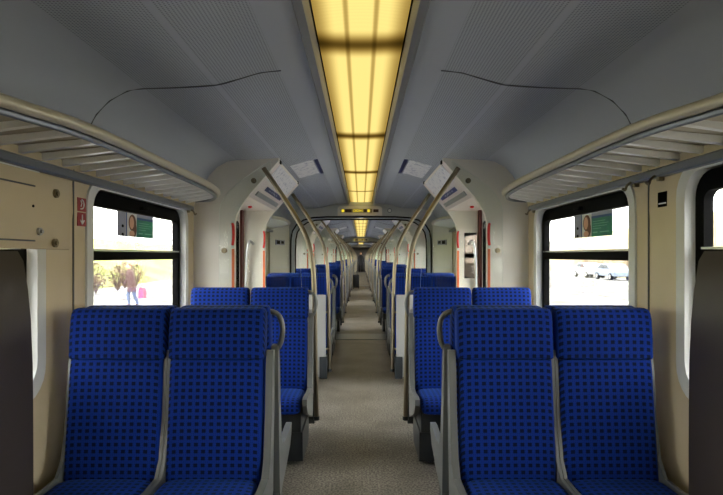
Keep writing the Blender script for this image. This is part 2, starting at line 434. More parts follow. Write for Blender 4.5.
# ------------------------------------------------------------ luggage racks
def rack(y0, y1, sx, label, group=None):
    r = empty('luggage_rack', (0, (y0+y1)/2, 1.9)); tag(r, label, 'luggage rack', group)
    h = (y1-y0)/2
    def table(u, T):
        for (u0, x0), (u1, x1) in zip(T, T[1:]):
            if u <= u1: return x0+(x1-x0)*max(0, (u-u0))/(u1-u0)
        return T[-1][1]
    def lip0(v):
        far = [(0, 1.36), (.015, 1.30), (.05, 1.235), (.10, 1.185), (.18, 1.14), (.28, 1.105), (.42, 1.07), (.60, 1.045), (.85, 1.025), (1.1, 1.018)]
        near = [(0, 1.36), (.02, 1.30), (.07, 1.235), (.15, 1.19), (.28, 1.145), (.42, 1.11), (.55, 1.08), (.68, 1.045), (.85, 1.025), (1.1, 1.018)]
        return table(v+h, near) if v < 0 else table(h-v, far)
    def lip(v): return sum(lip0(max(-h, min(h, v+k*.012))) for k in (-2, -1, 0, 1, 2))/5
    vs = [h*math.sin(PI/2*k/30) if False else h*k/40 for k in range(-40, 41)]
    vs = sorted(set([round(v, 4) for v in vs]+[s*h*(.9+.1*math.sin(PI/2*q/8)) for q in range(9) for s in (-1, 1)]))
    mb = MB(); pts = [(sx*min(lip(v), 1.36), v, .02) for v in vs]; mb.tube([(sx*1.38, -h, .0)]+pts+[(sx*1.38, h, .0)], .021, 12)
    mb.build('front_rail', M['lip'], r)
    mb = MB(); pts = [(sx*(min(lip(v), 1.34)+.02), v, -.008) for v in vs]; mb.tube(pts, .013, 8); mb.build('trim_strip', M['alu'], r)
    mb = MB()
    mb.prism([(sx*1.372, -.085), (sx*1.378, -.092), (sx*1.412, -.092), (sx*1.412, -.045), (sx*1.380, -.05), (sx*1.372, -.058)], 'y', -h+.02, h+.08 if False else h-.0)
    mb.build('wall_rail', M['alu'], r)
    n = int((y1-y0)/.158)
    for k in range(1, n):
        v = -h+(y1-y0)*k/n
        mb = MB(); a = lip(v)+.01
        if a > 1.3: continue
        # upright box bar, rising a little towards the wall lip
        mb.prism([(sx*a, .002), (sx*a, .022), (sx*1.385, -.012), (sx*1.385, -.042)], 'y', v-.015, v+.015)
        mb.build('slat', M['slat'], r)
    mb = MB()
    P = [(sx*(min(lip(v), 1.34)+.02), v) for v in vs]+[(sx*1.395, h), (sx*1.395, -h)]
    mb.prism(P, 'z', .024, .030)
    for v in mb.bm.verts: v.co.z -= .034*max(0, (abs(v.co.x)-1.02)/.37)
    mb.build('backing_sheet', M['slatback'], r)
    return r
RK = {}
for bi, (a, b) in enumerate(BAYS):
    if b-a < 3: continue
    for sx in (-1, 1):
        if bi == 0: lab, g = f'long slatted luggage rack behind the camera on the {SIDE[sx]} wall', None
        elif bi == 1: lab, g = f'large slatted luggage rack above the nearest {SIDE[sx]} window', None
        elif bi == 2: lab, g = f'slatted luggage rack beyond the first doors on the {SIDE[sx]} side', None
        else: lab, g = f'slatted luggage rack far down the {SIDE[sx]} side of the train', f'distant {SIDE[sx]} luggage racks'
        if bi == 1: RK[sx] = rack(1.26, 4.52, sx, lab, g)
        elif bi == 2: rack(a+.1, b-.9, sx, lab, g)
        else: rack(a+.1, b-.1, sx, lab, g)

# ------------------------------------------------------------ vestibules
ARCH = [(1.068, 0), (1.068, 1.72), (1.052, 1.79), (1.017, 1.86), (.97, 1.93), (.91, 2.0), (.80, 2.125), (.695, 2.248)]
OUT = [(.695, 2.30), (1.06, 2.30), (1.25, 2.2), (1.36, 2.05), (1.45, 1.9), (1.45, 0)]
dn = [0]
for vi, (a, b) in enumerate(VEST):
    where = ['behind the camera', 'in the nearest doorway', 'in the second doorway', 'in the third doorway', 'in the fourth doorway', 'in the fifth doorway', 'in the sixth doorway', 'in the seventh doorway', 'in the last doorway'][vi]
    for sx in (-1, 1):
        for e, y in ((0, a), (1, b-.05)):
            if vi == 0 and e == 1: continue
            mb = MB()
            if vi == 1 and e == 1 and sx == 1:
                A2 = ARCH[:2]
                mb.prism([(1.068, 0), (1.068, 1.19), (1.45, 1.19), (1.45, 0)], 'y', y, y+.05)
                mb.prism([(1.068, 1.19), (1.068, 1.70), (1.15, 1.70), (1.15, 1.19)], 'y', y, y+.05)
                mb.prism([(1.30, 1.19), (1.30, 1.70), (1.45, 1.70), (1.45, 1.19)], 'y', y, y+.05)
                mb.prism([(1.068, 1.70)]+ARCH[1:]+OUT[:-1]+[(1.45, 1.70)], 'y', y, y+.05)
                m2 = MB(); m2.box(1.13, 1.32, y+.02, y+.028, 1.17, 1.72)  # opening and tinted pane added to give this partition its bright patch
                m2.build('window_partition', M['frost']); tag(bpy.data.objects['window_partition'], 'added tinted pane making the bright patch in the right partition of the nearest doorway', 'glass', kind='structure')
            else: mb.prism([(sx*x, z) for x, z in ARCH+OUT], 'y', y, y+.05)
            nm = 'wall_arch_'+SIDE[sx]
            o = tag(mb.build(nm, M['white']), f'white arched {SIDE[sx]} partition {where}, {"near" if e == 0 else "far"} side', 'partition', kind='structure')
        if vi == 0: 
            continue
        # slanting header panel and door header
        mb = MB(); inn = [(.695, 2.248), (.80, 2.125), (.91, 2.0), (.955, 1.945), (1.40, 1.945)]
        mb.prism([(sx*x, z) for x, z in inn+[(1.40, 1.975), (.965, 1.975), (.82, 2.145), (.72, 2.262)]], 'y', a+.05, b-.05)
        trim(mb, M['pinkish'], f'slanting white header panel above the {SIDE[sx]} doors {where}')
        # door
        dn[0] += 1
        d = empty(f'door_{dn[0]}', (sx*1.33, (a+b)/2, 0)); tag(d, f'{SIDE[sx]} passenger door {where}', 'door', kind='structure')
        h = (b-a)/2-.05
        for q in (-1, 1):
            lo, hi = (-h+.09, -.006) if q < 0 else (.006, h-.09)
            mb = MB(); ringmesh(mb, rrect(lo, hi, .02, 1.94, .02), rrect(lo+.07, hi-.07, .45, 1.80, .06), 0, sx*.04); mb.build('door_leaf', M['whitegloss'], d)
            mb = MB(); ringmesh(mb, rrect(lo+.055, hi-.055, .435, 1.815, .07), rrect(lo+.07, hi-.07, .45, 1.80, .06), -sx*.006, sx*.03); mb.build('door_gasket', M['black'], d)
            mb = MB(); mb.box(*sorted((sx*.015, sx*.022)), lo+.06, hi-.06, .44, 1.81); mb.build('door_glass', M['glass'], d)
        mb = MB(); mb.box(*sorted((-sx*.028, sx*.06)), h-.09, h, .0, 1.945); mb.box(*sorted((-sx*.06, sx*.05)), -h, -h+.09, .0, 1.945); tag(mb.build('door_post', M['darkred'], d), 'dark red door post')
        mb = MB(); mb.box(*sorted((-sx*.02, sx*.08)), -h, h, 0, .02); mb.build('door_sill', M['alu'], d)
        if a > 30: continue
        # orange/red warning strips on the arch edges
        for e, y in ((0, a-.003), (1, b-.053)):
            mb = MB(); mb.box(*sorted((sx*1.070, sx*1.092)), y-.003, y+.003, .75, 1.50)
            under(mb.build('warning_strip', M['orange']), d)
            hr = empty('emergency_handle', (sx*1.082, y, 1.62)); under(hr, d)
            mb = MB(); mb.box(-.014, .014, -.012, 0, -.11, .11, .004); mb.build('backplate', M['edge'], hr)
            mb = MB(); mb.tube(spline([(0, -.012, .09), (-sx*.012, -.04, .06), (-sx*.014, -.045, -.03), (0, -.012, -.085)], 5), .012, 8); mb.build('lever', M['red'], hr)
        # grab handle on the far partition
        mb = MB(); mb.tube(spline([(sx*1.20, b-.055, 1.575), (sx*1.225, b-.13, 1.60), (sx*1.25, b-.14, 1.50), (sx*1.265, b-.14, 1.2), (sx*1.268, b-.14, .9), (sx*1.268, b-.055, .84)], 6), .015, 10)
        under(mb.build('grab_handle', M['chrome']), d)
        # maps and signs on slanting panel
        if vi <= 3:
            def slope(t, off): # t distance down slope from the top corner, off away from panel into the room
                L = Vector((.215, -.248)).normalized(); Nn = Vector((L.y, -L.x)); p = Vector((.695, 2.248))+L*t+Nn*off
                return (sx*p.x, p.y)
            dist = ['', 'over the nearest', 'over the second', 'over the third'][vi]
            mp = empty('route_map_poster', (0, (a+b)/2, 0)); tag(mp, f'white route map poster on the slant {dist} {SIDE[sx]} doors', 'poster')
            mb = MB(); c = [slope(.02, .004), slope(.19, .004), slope(.19, .001), slope(.02, .001)]; mb.prism(c, 'y', -.62, .62); mb.build('sheet', M['map'], mp)
            mb = MB(); c = [slope(.0, .006), slope(.02, .006), slope(.02, .0005), slope(.0, .0005)]; mb.prism(c, 'y', -.64, .64); mb.build('holder_rail', M['white'], mp)
            ln = empty('line_sign', (0, (a+b)/2, 0)); tag(ln, f'dark blue lettered strip on the slant {dist} {SIDE[sx]} doors', 'sign')
            mb = MB(); c = [slope(.235, .004), slope(.28, .004), slope(.28, .001), slope(.235, .001)]; mb.prism(c, 'y', -.42, .5); mb.build('strip', M['navy'], ln)
            mb = MB()
            yy = -.26
            for q, wd in enumerate((.10, .05, .14, .08)):
                for u in range(3):
                    c = [slope(.249+.002*u, .0055), slope(.264, .0055), slope(.264, .0035), slope(.249+.002*u, .0035)]; mb.prism(c, 'y', yy+wd*u/3, yy+wd*u/3+wd*.2)
                yy += wd+.04
            mb.build('marks', M['lilac'], ln)
            mb = MB(); c = [slope(.315, .012), slope(.36, .012), slope(.36, .0), slope(.315, .0)]; mb.prism(c, 'y', -.6, .55)
            under(mb.build('grey_strip', M['pale'], None), None) if False else mb.build('grey_strip', M['pale'], ln)
            # ceiling map next to the lights
            cm = empty('ceiling_map', (0, (a+b)/2, 0)); tag(cm, f'pale network map on the ceiling {dist} {SIDE[sx]} doors', 'poster')
            def ce(x, off=.003):
                for (x0, z0), (x1, z1) in zip(CP, CP[1:]):
                    if x1 <= x <= x0: return (sx*x, z0+(z1-z0)*(x-x0)/(x1-x0)-off)
            mb = MB(); mb.prism([ce(.66), ce(.59), ce(.49), ce(.45), ce(.45, .0005), ce(.49, .0005), ce(.59, .0005), ce(.66, .0005)], 'y', -.3, .5); mb.build('sheet', M['map'], cm)
            mb = MB(); mb.prism([ce(.435, .004), ce(.40, .004), ce(.40, .0005), ce(.435, .0005)], 'y', -.32, .52); mb.build('strip', M['navy'], cm)
            for q in (-1, 1):
                mb = MB(); mb.box(*sorted((sx*.69, sx*.70)), (a+b)/2+q*.66-.03, (a+b)/2+q*.66+.03, 2.235, 2.262)
                under(mb.build('latch', M['black']), mp)
            mb = MB(); mb.ball((sx*1.12, a+.9, 1.935), .022, 1, 1, .6); under(mb.build('signal_lamp', M['red']), d)

# ------------------------------------------------------------ glass screens with curved poles
PANE = [(.50, .98), (1.18, .98), (1.18, 1.81), (1.165, 1.88), (1.115, 1.96), (1.05, 2.03), (.98, 2.08), (.86, 2.165), (.755, 2.235), (.73, 2.05), (.715, 1.88), (.655, 1.77), (.576, 1.64), (.525, 1.48), (.503, 1.35), (.495, 1.2)]
def screen_proto(sx, q):
    """q=-1: pole stands on the camera side of the pane, +1: on the far side"""
    r = empty('draught_screen')
    mb = MB(); mb.prism([(sx*x, z) for x, z in PANE], 'y', -.004, .004, side_mi=1)
    tag(mb.build('glass_pane', [M['screen'], M['edge']], r), 'faintly green glass pane')
    mb = MB(); mb.box(*sorted((sx*.40, sx*1.18)), -.015, .015, .07, 1.0, .004); tag(mb.build('lower_panel', M['pale'], r), 'pale grey lower panel')
    mb = MB(); mb.box(*sorted((sx*.385, sx*.47)), -.022, .022, .05, .30, .004); tag(mb.build('foot', M['anth'], r), 'dark foot of the panel')
    for x, z in ((.89, 2.065), (1.135, 1.485)):
        mb = MB(); mb.disc((sx*x, -.012*1, z), 'y', .022, .022, 16); mb.disc((sx*x, -.026, z), 'y', .012, .01, 12); mb.build('bolt', M['brass'], r)
    y = -.15 if q < 0 else .05
    pts = spline([(sx*x, y, z) for x, z in ((.358, .13), (.366, .5), (.372, .95), (.378, 1.2), (.394, 1.40), (.447, 1.61), (.578, 1.84), (.69, 2.01), (.785, 2.15))], 6)
    mb = MB(); mb.tube(pts, .0195, 14); tag(mb.build('pole', M['steel'], r), 'curved steel pole')
    for z in (.38, .80):
        mb = MB(); mb.tube([(sx*.366, y, z), (sx*.40, y*.4, z), (sx*.43, 0, z)], .012, 8); mb.build('bracket', M['steel'], r)
    mb = MB(); mb.disc((sx*.358, y, .135), 'z', .024, .03, 16); mb.build('end_cap', M['anth'], r)
    return r
SCR = {}
for vi, (a, b) in enumerate(VEST):
    if vi == 0: continue
    for sx in (-1, 1):
        for q, y in ((-1, a-.07), (1, b+.06)):
            if (sx, q) not in SCR: SCR[(sx, q)] = o = screen_proto(sx, q)
            else: o = copy_tree(SCR[(sx, q)])
            o.location = (0, y, 0)
            nf = 'near' if q < 0 else 'far'
            if vi == 1: tag(o, f'glass screen with curved steel pole at the {nf} side of nearest {SIDE[sx]} doors', 'glass screen')
            elif vi <= 3: tag(o, f'glass screen with curved pole, {nf} side of {ORD[vi-2]} {SIDE[sx]} doors past display', 'glass screen')
            else: tag(o, f'small distant glass screen with curved pole on the {SIDE[sx]} side of the aisle', 'glass screen', f'distant {SIDE[sx]} glass screens')

# ------------------------------------------------------------ seats
def seat_proto(hand, loop=True):
    r = empty('train_seat')
    mb = MB(); mb.loft([(.26, .125, .208, .045), (.45, .10, .2105, .055), (.62, .082, .2105, .055), (.80, .063, .210, .052), (.93, .05, .210, .05), (.972, .046, .209, .045)], ex=6)
    mb.build('backrest', M['fabric'], r)
    mb = MB(); mb.loft([(.974, .044, .212, .046), (.982, .043, .217, .056), (1.06, .035, .2185, .060), (1.15, .024, .2185, .060), (1.18, .02, .216, .056), (1.195, .018, .210, .046), (1.2, .017, .20, .03)], ex=6)
    mb.build('headrest', M['fabric'], r)
    mb = MB(); mb.loft([(.17, .42, .203, .05), (.20, .42, .207, .055), (.42, .425, .207, .055), (.48, .42, .206, .05), (.51, .41, .203, .036), (.52, .40, .19, .02)], axis='y', ex=5)
    mb.build('seat_cushion', M['fabric'], r)
    prof = [(.005, 1.005), (.05, 1.01), (.07, .93), (.09, .72), (.13, .54), (.18, .475), (.30, .47), (.47, .485), (.535, .480), (.535, .44), (.47, .37), (.30, .31), (.16, .27), (.10, .24), (.07, .27), (.05, .45), (.02, .75)]
    for s in (-1, 1):
        mb = MB(); mb.prism(prof, 'x', s*(.2225 if s == hand else .209), s*(.254 if s == hand else .2235))
        bmesh.ops.bevel(mb.bm, geom=[e for e in mb.bm.edges if e.calc_face_angle(0) > 1.2], offset=.007, segments=2, affect='EDGES')
        mb.build('side_shell', M['shell'], r)
    mb = MB(); mb.box(-.206, .206, .12, .455, .236, .372, .006); tag(mb.build('seat_pan', M['anth'], r), 'dark seat pan')
    mb = MB()
    for i in range(5):
        for j in range(4): mb.disc(((i-2)*.02+(.008 if j % 2 else 0), .455, .285+j*.018), 'y', .0038, .004, 6)
    tag(mb.build('vent_holes', M['alu'], r), 'small bright perforations')
    if hand and loop:
        s = hand
        mb = MB(); mb.tube(spline([(s*.20, .03, 1.172), (s*.235, .026, 1.165), (s*.262, .022, 1.14), (s*.274, .022, 1.085), (s*.264, .026, 1.02), (s*.24, .03, .975), (s*.234, .045, .92)], 6), .0125, 10)
        mb.build('grab_handle', M['shell'], r)
    return r
PROT = {}
def seat(y, side, face, aisle, label, group, x=None, loop=True):
    hand = 0
    if aisle: hand = (-side) if face > 0 else side
    if (hand, loop) not in PROT: PROT[(hand, loop)] = o = seat_proto(hand, loop)
    else: o = copy_tree(PROT[(hand, loop)])
    o.location = (side*x, y, 0); o.rotation_euler = (0, 0, 0 if face > 0 else PI)
    tag(o, label, 'train seat', group); return o
def plinth(y, side, face, label, group, xo):
    r = empty('seat_plinth', (side*xo, y, 0), 0 if face > 0 else PI)
    tag(r, label, 'seat base', group)
    mb = MB(); mb.prism([(.02, .03), (.42, .03), (.44, .234), (.0, .234), (-.03, .12)] , 'x', -.44, .44); mb.build('housing', M['anth'], r)
    return r
rows = []
for bi, (a, b) in enumerate(BAYS):
    L = b-a
    if bi == 0: continue
    if bi == 1: rows += [(2.56, -1, bi), (2.645, 1, bi), (4.20, -1, bi)]
    elif bi == 2: rows += [(6.53, 1, bi), (7.60, -1, bi), (7.78, 1, bi)]
    elif L > 3.2: rows += [(a+.36, 1, bi), (a+L/2-.13, -1, bi), (a+L/2+.05, 1, bi), (b-.43, -1, bi)]
    else: rows += [(b-.43, -1, bi)] if bi < 11 else []
for ri, (y, f, bi) in enumerate(rows):
    for side in (-1, 1):
        xa, xw = (.654, 1.104) if ri <= 1 else (.615, 1.065)
        for aisle in (1, 0):
            k = 'aisle' if aisle else 'window'
            if ri == 0: lab, g = f'large blue checked {k} seat in the {SIDE[side]} foreground, facing the camera', None
            elif ri == 1: lab, g = f'blue checked {k} seat back to back behind the large {SIDE[side]} foreground seat', None
            elif ri == 2: lab, g = f'blue checked {k} seat on the {SIDE[side]} facing the camera beside nearest {SIDE[side]} window', None
            elif y < 21: lab, g = f'blue checked {k} seat on the {SIDE[side]}, {ORD[ri]} row from the camera', None
            else: lab, g = f'tiny distant blue {k} seat on the {SIDE[side]} near the end of the aisle', f'distant {SIDE[side]} {k} seats'
            seat(y, side, f, aisle, lab, g, xa if aisle else xw, ri != 0)
        if ri == 0: lab, g = f'dark seat base under the {SIDE[side]} foreground seats', None
        elif ri == 1: lab, g = f'dark seat base back to back behind the {SIDE[side]} foreground seats', None
        elif ri == 2: lab, g = f'dark perforated seat base under the {SIDE[side]} seats facing the camera', None
        elif y < 21: lab, g = f'dark seat base under the {SIDE[side]} seats, {ORD[ri]} row from the camera', None
        else: lab, g = f'dark seat base under distant {SIDE[side]} seats', f'distant {SIDE[side]} seat bases'
        plinth(y, side, f, lab, g, (xa+xw)/2)

# ------------------------------------------------------------ gangway portals
for gi, (a, b) in enumerate(GANG):
    op = [(1.22, 0), (1.22, 1.55), (1.215, 1.75), (1.19, 1.88), (1.12, 1.99), (1.0, 2.07), (.85, 2.11), (.6, 2.125), (0, 2.13)]
    where = ['nearest', 'second', 'farthest'][gi]
    for e, y in ((0, a-.04), (1, b)):
        mb = MB()
        for sx in (-1, 1):
            mb.prism([(sx*x, z) for x, z in op+[(0, 2.46), (1.0, 2.4), (1.48, 2.1), (1.48, 0)]], 'y', y, y+.04)
        tag(mb.build('wall_gangway', M['bulk']), f'white bulkhead around the {where} gangway, {"near" if e == 0 else "far"} side', 'bulkhead', kind='structure')
        mb = MB(); pts = [(x-.012, y-.004+.048*e, z-.012) for x, z in op[:-1]]+[(-x+.012, y-.004+.048*e, z-.012) for x, z in reversed(op[:-1])]
        mb.tube(pts, .013, 8); trim(mb, M['black'], f'black rubber edge around the {where} gangway opening')
    mb = MB()
    y = a
    k = 0
    while y < b-1e-3:
        o1 = .0 if k % 2 else .03
        P = [(x+o1, z+o1) for x, z in op]; Q = [(x+.06+o1, z+.06+o1) for x, z in op]
        for sx in (-1, 1):
            pts = [(sx*x, z) for x, z in P]+[(sx*x, z) for x, z in reversed(Q)]
            mb.prism(pts, 'y', y, min(b, y+.05))
        y += .05; k += 1
    tag(mb.build('wall_bellows', M['rubberg']), f'grey ribbed bellows tunnel inside the {where} gangway', 'bellows', kind='structure')
    mb = MB(); mb.box(-1.2, 1.2, a-.04, b+.04, .0, .008); trim(mb, M['alu'], f'metal floor plate in the {where} gangway')
    # funnel walls
    for sx in (-1, 1):
        mb = MB(); mb.prism([(sx*1.40, a-1.05), (sx*1.23, a-.04), (sx*1.41, a-.04)], 'z', 0, 2.05)
        if gi == 0: tag(mb.build('wall_funnel_'+SIDE[sx], M['white']), f'white {SIDE[sx]} panel narrowing towards the {where} gangway', 'wall panel', kind='structure')
    # display
    if gi < 2:
        d = empty('passenger_display', (0, a-.05, 2.215)); tag(d, f'cream passenger display with yellow characters above the {where} gangway', 'display')
        mb = MB(); mb.prism([(-.40, -.085), (.36, -.085), (.36, .05), (.33, .075), (-.37, .075), (-.40, .05)], 'y', -.06, 0); mb.build('housing', M['white'], d)
        mb = MB(); mb.box(-.35, .19, -.064, -.06, -.035, .03)
        mb.build('screen', mat('display_glass', (.30, .27, .16), .3) , d)
        mb = MB()
        for x0, x1 in ((-.27, -.16), (.05, .10), (.21, .30)):
            mb = MB(); mb.box(x0, x1, -.068, -.06, -.028, .022); tag(mb.build('dark_field', M['dark'], d), 'dark unlit field')
        mb = MB()
        mb.box(-.33, -.285, -.068, -.064, -.025, .02)
        x = -.13
        for wd, kind in ((.03, 0), (.02, 1), (.03, 0), (.02, 1), (.03, 2), (.02, 0)):
            if kind == 0: mb.box(x, x+.006, -.068, -.064, -.022, .018); mb.box(x, x+wd-.005, -.068, -.064, .01, .018); mb.box(x, x+wd-.005, -.068, -.064, -.022, -.014)
            elif kind == 1: mb.box(x, x+.006, -.068, -.064, -.022, .018); mb.box(x+wd-.01, x+wd-.004, -.068, -.064, -.022, .018)
            else: mb.box(x, x+wd-.005, -.068, -.064, -.005, .003); mb.box(x+.01, x+.016, -.068, -.064, -.022, .018)
            x += wd+.003
        mb.box(.11, .15, -.068, -.064, -.025, .02)
        tag(mb.build('characters', M['yellow'], d), 'lit yellow characters')
    if gi == 0:
        s = empty('ceiling_sensor', (.49, a-.05, 2.22)); tag(s, 'small round white sensor beside the passenger display', 'sensor')
        mb = MB(); mb.disc((0, -.01, 0), 'y', .038, .02, 24); mb.build('ring', M['alu'], s)
        mb = MB(); mb.ball((0, -.02, 0), .026, 1, .5, 1); mb.build('dome', M['signwhite'], s)
        for sx in (-1, 1):
            sg = empty('information_sign', (sx*1.315, 8.92, 1.66), -sx*math.atan(.17/1.0)+0)
            sg.rotation_euler = (0, 0, math.atan2(1.01, -sx*.17)+(PI if sx > 0 else 0)*0)
            tag(sg, f'small black and grey notice on the {SIDE[sx]} wall before the nearest gangway', 'sign')
            n = -.006 if sx < 0 else .006
            mb = MB(); mb.box(-.22, .22, min(0, -n*2), max(0, -n*2), -.04, .04); mb.box(-.22, .22, min(0, n*2), max(0, n*2), -.04, .04); mb.build('plate', M['lilac'], sg)
            mb = MB(); mb.box(-.19, -.03, -.014, .014, -.028, .028); mb.box(.03, .17, -.014, .014, -.02, .024); mb.build('pictogram', M['black'], sg)

# waste bins before the gangway
for sx in (-1, 1):
    b = empty('waste_bin', (sx*.47, 8.50, 0)); tag(b, f'pale waste bin beside the {SIDE[sx]} seats before the nearest gangway', 'waste bin')
    mb = MB(); mb.box(-.075, .075, -.06, .06, .0, .42, .012); mb.build('body', M['pale'], b)
    mb = MB(); mb.box(-.08, .08, -.065, .065, .42, .46, .012); mb.build('lid', M['signwhite'], b)

# ------------------------------------------------------------ things on the nearest walls
# left hatch panel over the near window
hp = empty('service_hatch', (-1.41, 2.13, 1.47)); tag(hp, 'cream service panel with round locks on the left wall, upper left corner of photo', 'service panel')
mb = MB(); mb.box(-.005, .018, -.75, .50, .0, .33, .004); mb.build('cover', M['wall'], hp)
def pw(px, py, X=1.39):
    d = X*550/(361-px); return d, EYE+(256-py)*d/550
for px, py in ((55.5, 193.5), (54.5, 243)):
    d, z = pw(px, py); mb = MB(); mb.disc((.022, d-2.13, z-1.47), 'x', .020, .014, 18); mb.disc((.03, d-2.13, z-1.47), 'x', .011, .01, 12); mb.build('lock', M['brass'], hp)
d, z = pw(39, 231.5); mb = MB(); mb.disc((.022, d-2.13, z-1.47), 'x', .017, .014, 18); mb.disc((.032, d-2.13, z-1.47), 'x', .008, .012, 12); tag(mb.build('key_switch', M['chrome'], hp), 'small chrome key switch')
d, z = pw(33.5, 206); mb = MB(); mb.disc((.018, d-2.13, z-1.47), 'x', .006, .006, 12); mb.build('hole', M['black'], hp)
for py0 in (184, 240):
    d, z = pw(27, py0); mb = MB(); mb.box(.017, .0195, d-2.13-.2, d-2.13+.06, z-1.475, z-1.468); mb.build('slot', M['seam'], hp)
# red signs on the left wall
def pwall(px, X=1.41): return X*550/(361-px)
y0, y1 = pwall(77.8), pwall(86.2)
def plate(name, zc, h, label, colr):
    r = empty(name, (-1.414, (y0+y1)/2, zc)); tag(r, label, 'sign')
    mb = MB(); mb.box(0, .004, -(y1-y0)/2, (y1-y0)/2, -h/2, h/2); mb.build('plate', colr, r); return r
s1 = plate('emergency_sign', 1.44+(256-205.5)/195, .068, 'small red sign with a white curved mark, upper one beside the left window', M['signred'])
mb = MB(); mb.tube(spline([(.005, -.018, -.022), (.005, .006, -.018), (.005, .016, .002), (.005, .006, .02), (.005, -.008, .026)], 6), .0035, 6); mb.tube([(.005, -.016, .02), (.005, -.004, .006), (.005, -.014, -.01)], .003, 6)
mb.build('symbol', M['signwhite'], s1)
s2 = plate('emergency_sign', 1.44+(256-220)/195, .068, 'small red sign with a white down arrow, lower one beside the left window', M['signred'])
mb = MB(); mb.tube([(.005, 0, .024), (.005, 0, -.02)], .0035, 6); mb.tube([(.005, -.018, -.004), (.005, 0, -.024), (.005, .018, -.004)], .0035, 6); mb.build('symbol', M['signwhite'], s2)
# black plate on the right wall
ya, yb = 1.41*550/(666.5-361), 1.41*550/(657.7-361)
r = empty('wall_plate', (1.414, (ya+yb)/2, 1.44+(256-199.5)/213)); tag(r, 'small black plate with white stripe on the right wall beside the window', 'sign')
mb = MB(); mb.box(-.004, 0, -(yb-ya)/2, (yb-ya)/2, -.035, .035); mb.build('plate', M['black'], r)
mb = MB(); mb.box(-.006, -.004, -(yb-ya)/2+.003, (yb-ya)/2-.01, -.022, -.016); mb.build('stripe', M['signwhite'], r)

# coat hooks under the racks
for sx, ys, in ((-1, (4.45,)), (1, (4.45, 2.80, 2.57))):
    for k, y in enumerate(ys):
        mb = MB(); mb.box(*sorted((sx*1.385, sx*1.412)), y-.012, y+.012, 1.79, 1.84, .003)
        mb.tube(spline([(sx*1.39, y, 1.825), (sx*1.355, y, 1.80), (sx*1.345, y, 1.775), (sx*1.33, y, 1.785)], 4), .006, 8)
        t = ['farthest one near the arch', 'beside the window' if sx < 0 else 'at the near corner of the window', 'by the wall joint'][k]
        under(mb.build('coat_hook', M['steel']), RK[sx])

# posters stuck on the two nearest windows
for sx in (-1, 1):
    yc, hw = (3.58, .285) if sx < 0 else (3.48, .288)
    r = empty('window_poster', (sx*1.462, yc, 1.561)); r.scale = (1, 1, 1.06); tag(r, f'small advertising poster with a face and green field on the {SIDE[sx]} window', 'poster')
    # u grows to the right in the picture
    d = 1 if sx < 0 else -1
    def rect(u0, u1, z0, z1, off, m, nm, lab=None):
        mb = MB(); ys = sorted((d*(u0*2*hw-hw), d*(u1*2*hw-hw))); xs = sorted((-sx*off, -sx*(off-.0012)))
        mb.box(xs[0], xs[1], ys[0], ys[1], z0, z1); o = mb.build(nm, m, r); 
        if lab: tag(o, lab)
    rect(0, 1, 0, .142, .002, M['signwhite'], 'sheet')
    rect(.01, .20, .0, .142, .0035, M['lilac'], 'grey_column', 'lilac grey column')
    rect(.21, .235, .0, .142, .0035, M['postblue'], 'divider')
    rect(.50, .995, .0, .115, .0035, M['green'], 'green_field', 'green field')
    rect(.50, .995, .108, .122, .0045, M['postblue'], 'header_band', 'dark blue band')
    rect(.50, .995, .122, .142, .0035, M['lilac'], 'header')
    mb = MB()
    def oval(u, z, a, b, off):
        n = 20; c = Vector((-sx*off, d*(u*2*hw-hw), z))
        vs = [mb.bm.verts.new(c+Vector((0, a*math.cos(2*PI*k/n), b*math.sin(2*PI*k/n)))) for k in range(n)]; mb._f(vs)
    oval(.375, .085, .058, .05, .004); oval(.42, .048, .040, .046, .0041); mb.build('hair', M['hair'], r)
    mb = MB(); oval(.355, .085, .034, .038, .0048); oval(.36, .02, .04, .019, .0047); mb.build('face', M['skin'], r)
    mb = MB(); 
    for u, z in ((.12, .06), (.12, .012)): oval(u, z, .017, .009, .005)
    mb.build('dots', M['black'], r)
    mb = MB()
    for z, u0, u1 in ((.088, .54, .85), (.074, .54, .92), (.060, .54, .88), (.046, .54, .75), (.022, .54, .66), (.022, .72, .93)):
        ys = sorted((d*(u0*2*hw-hw), d*(u1*2*hw-hw))); xs = sorted((-sx*.005, -sx*.0058))
        mb.box(xs[0], xs[1], ys[0], ys[1], z, z+(.0025 if z > .03 else .006))
    mb.build('text_lines', mat('poster_text', (.25, .6, .45), .5), r)

# dark curved side panels at the edges of the view
for sx in (-1, 1):
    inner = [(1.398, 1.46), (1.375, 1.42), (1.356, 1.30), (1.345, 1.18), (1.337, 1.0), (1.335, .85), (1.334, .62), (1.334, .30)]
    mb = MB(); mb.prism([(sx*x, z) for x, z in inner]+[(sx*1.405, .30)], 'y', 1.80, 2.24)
    tag(mb.build('side_panel', M['brown']), f'dark brown curved side panel on the {SIDE[sx]} wall at the photo edge', 'side panel')

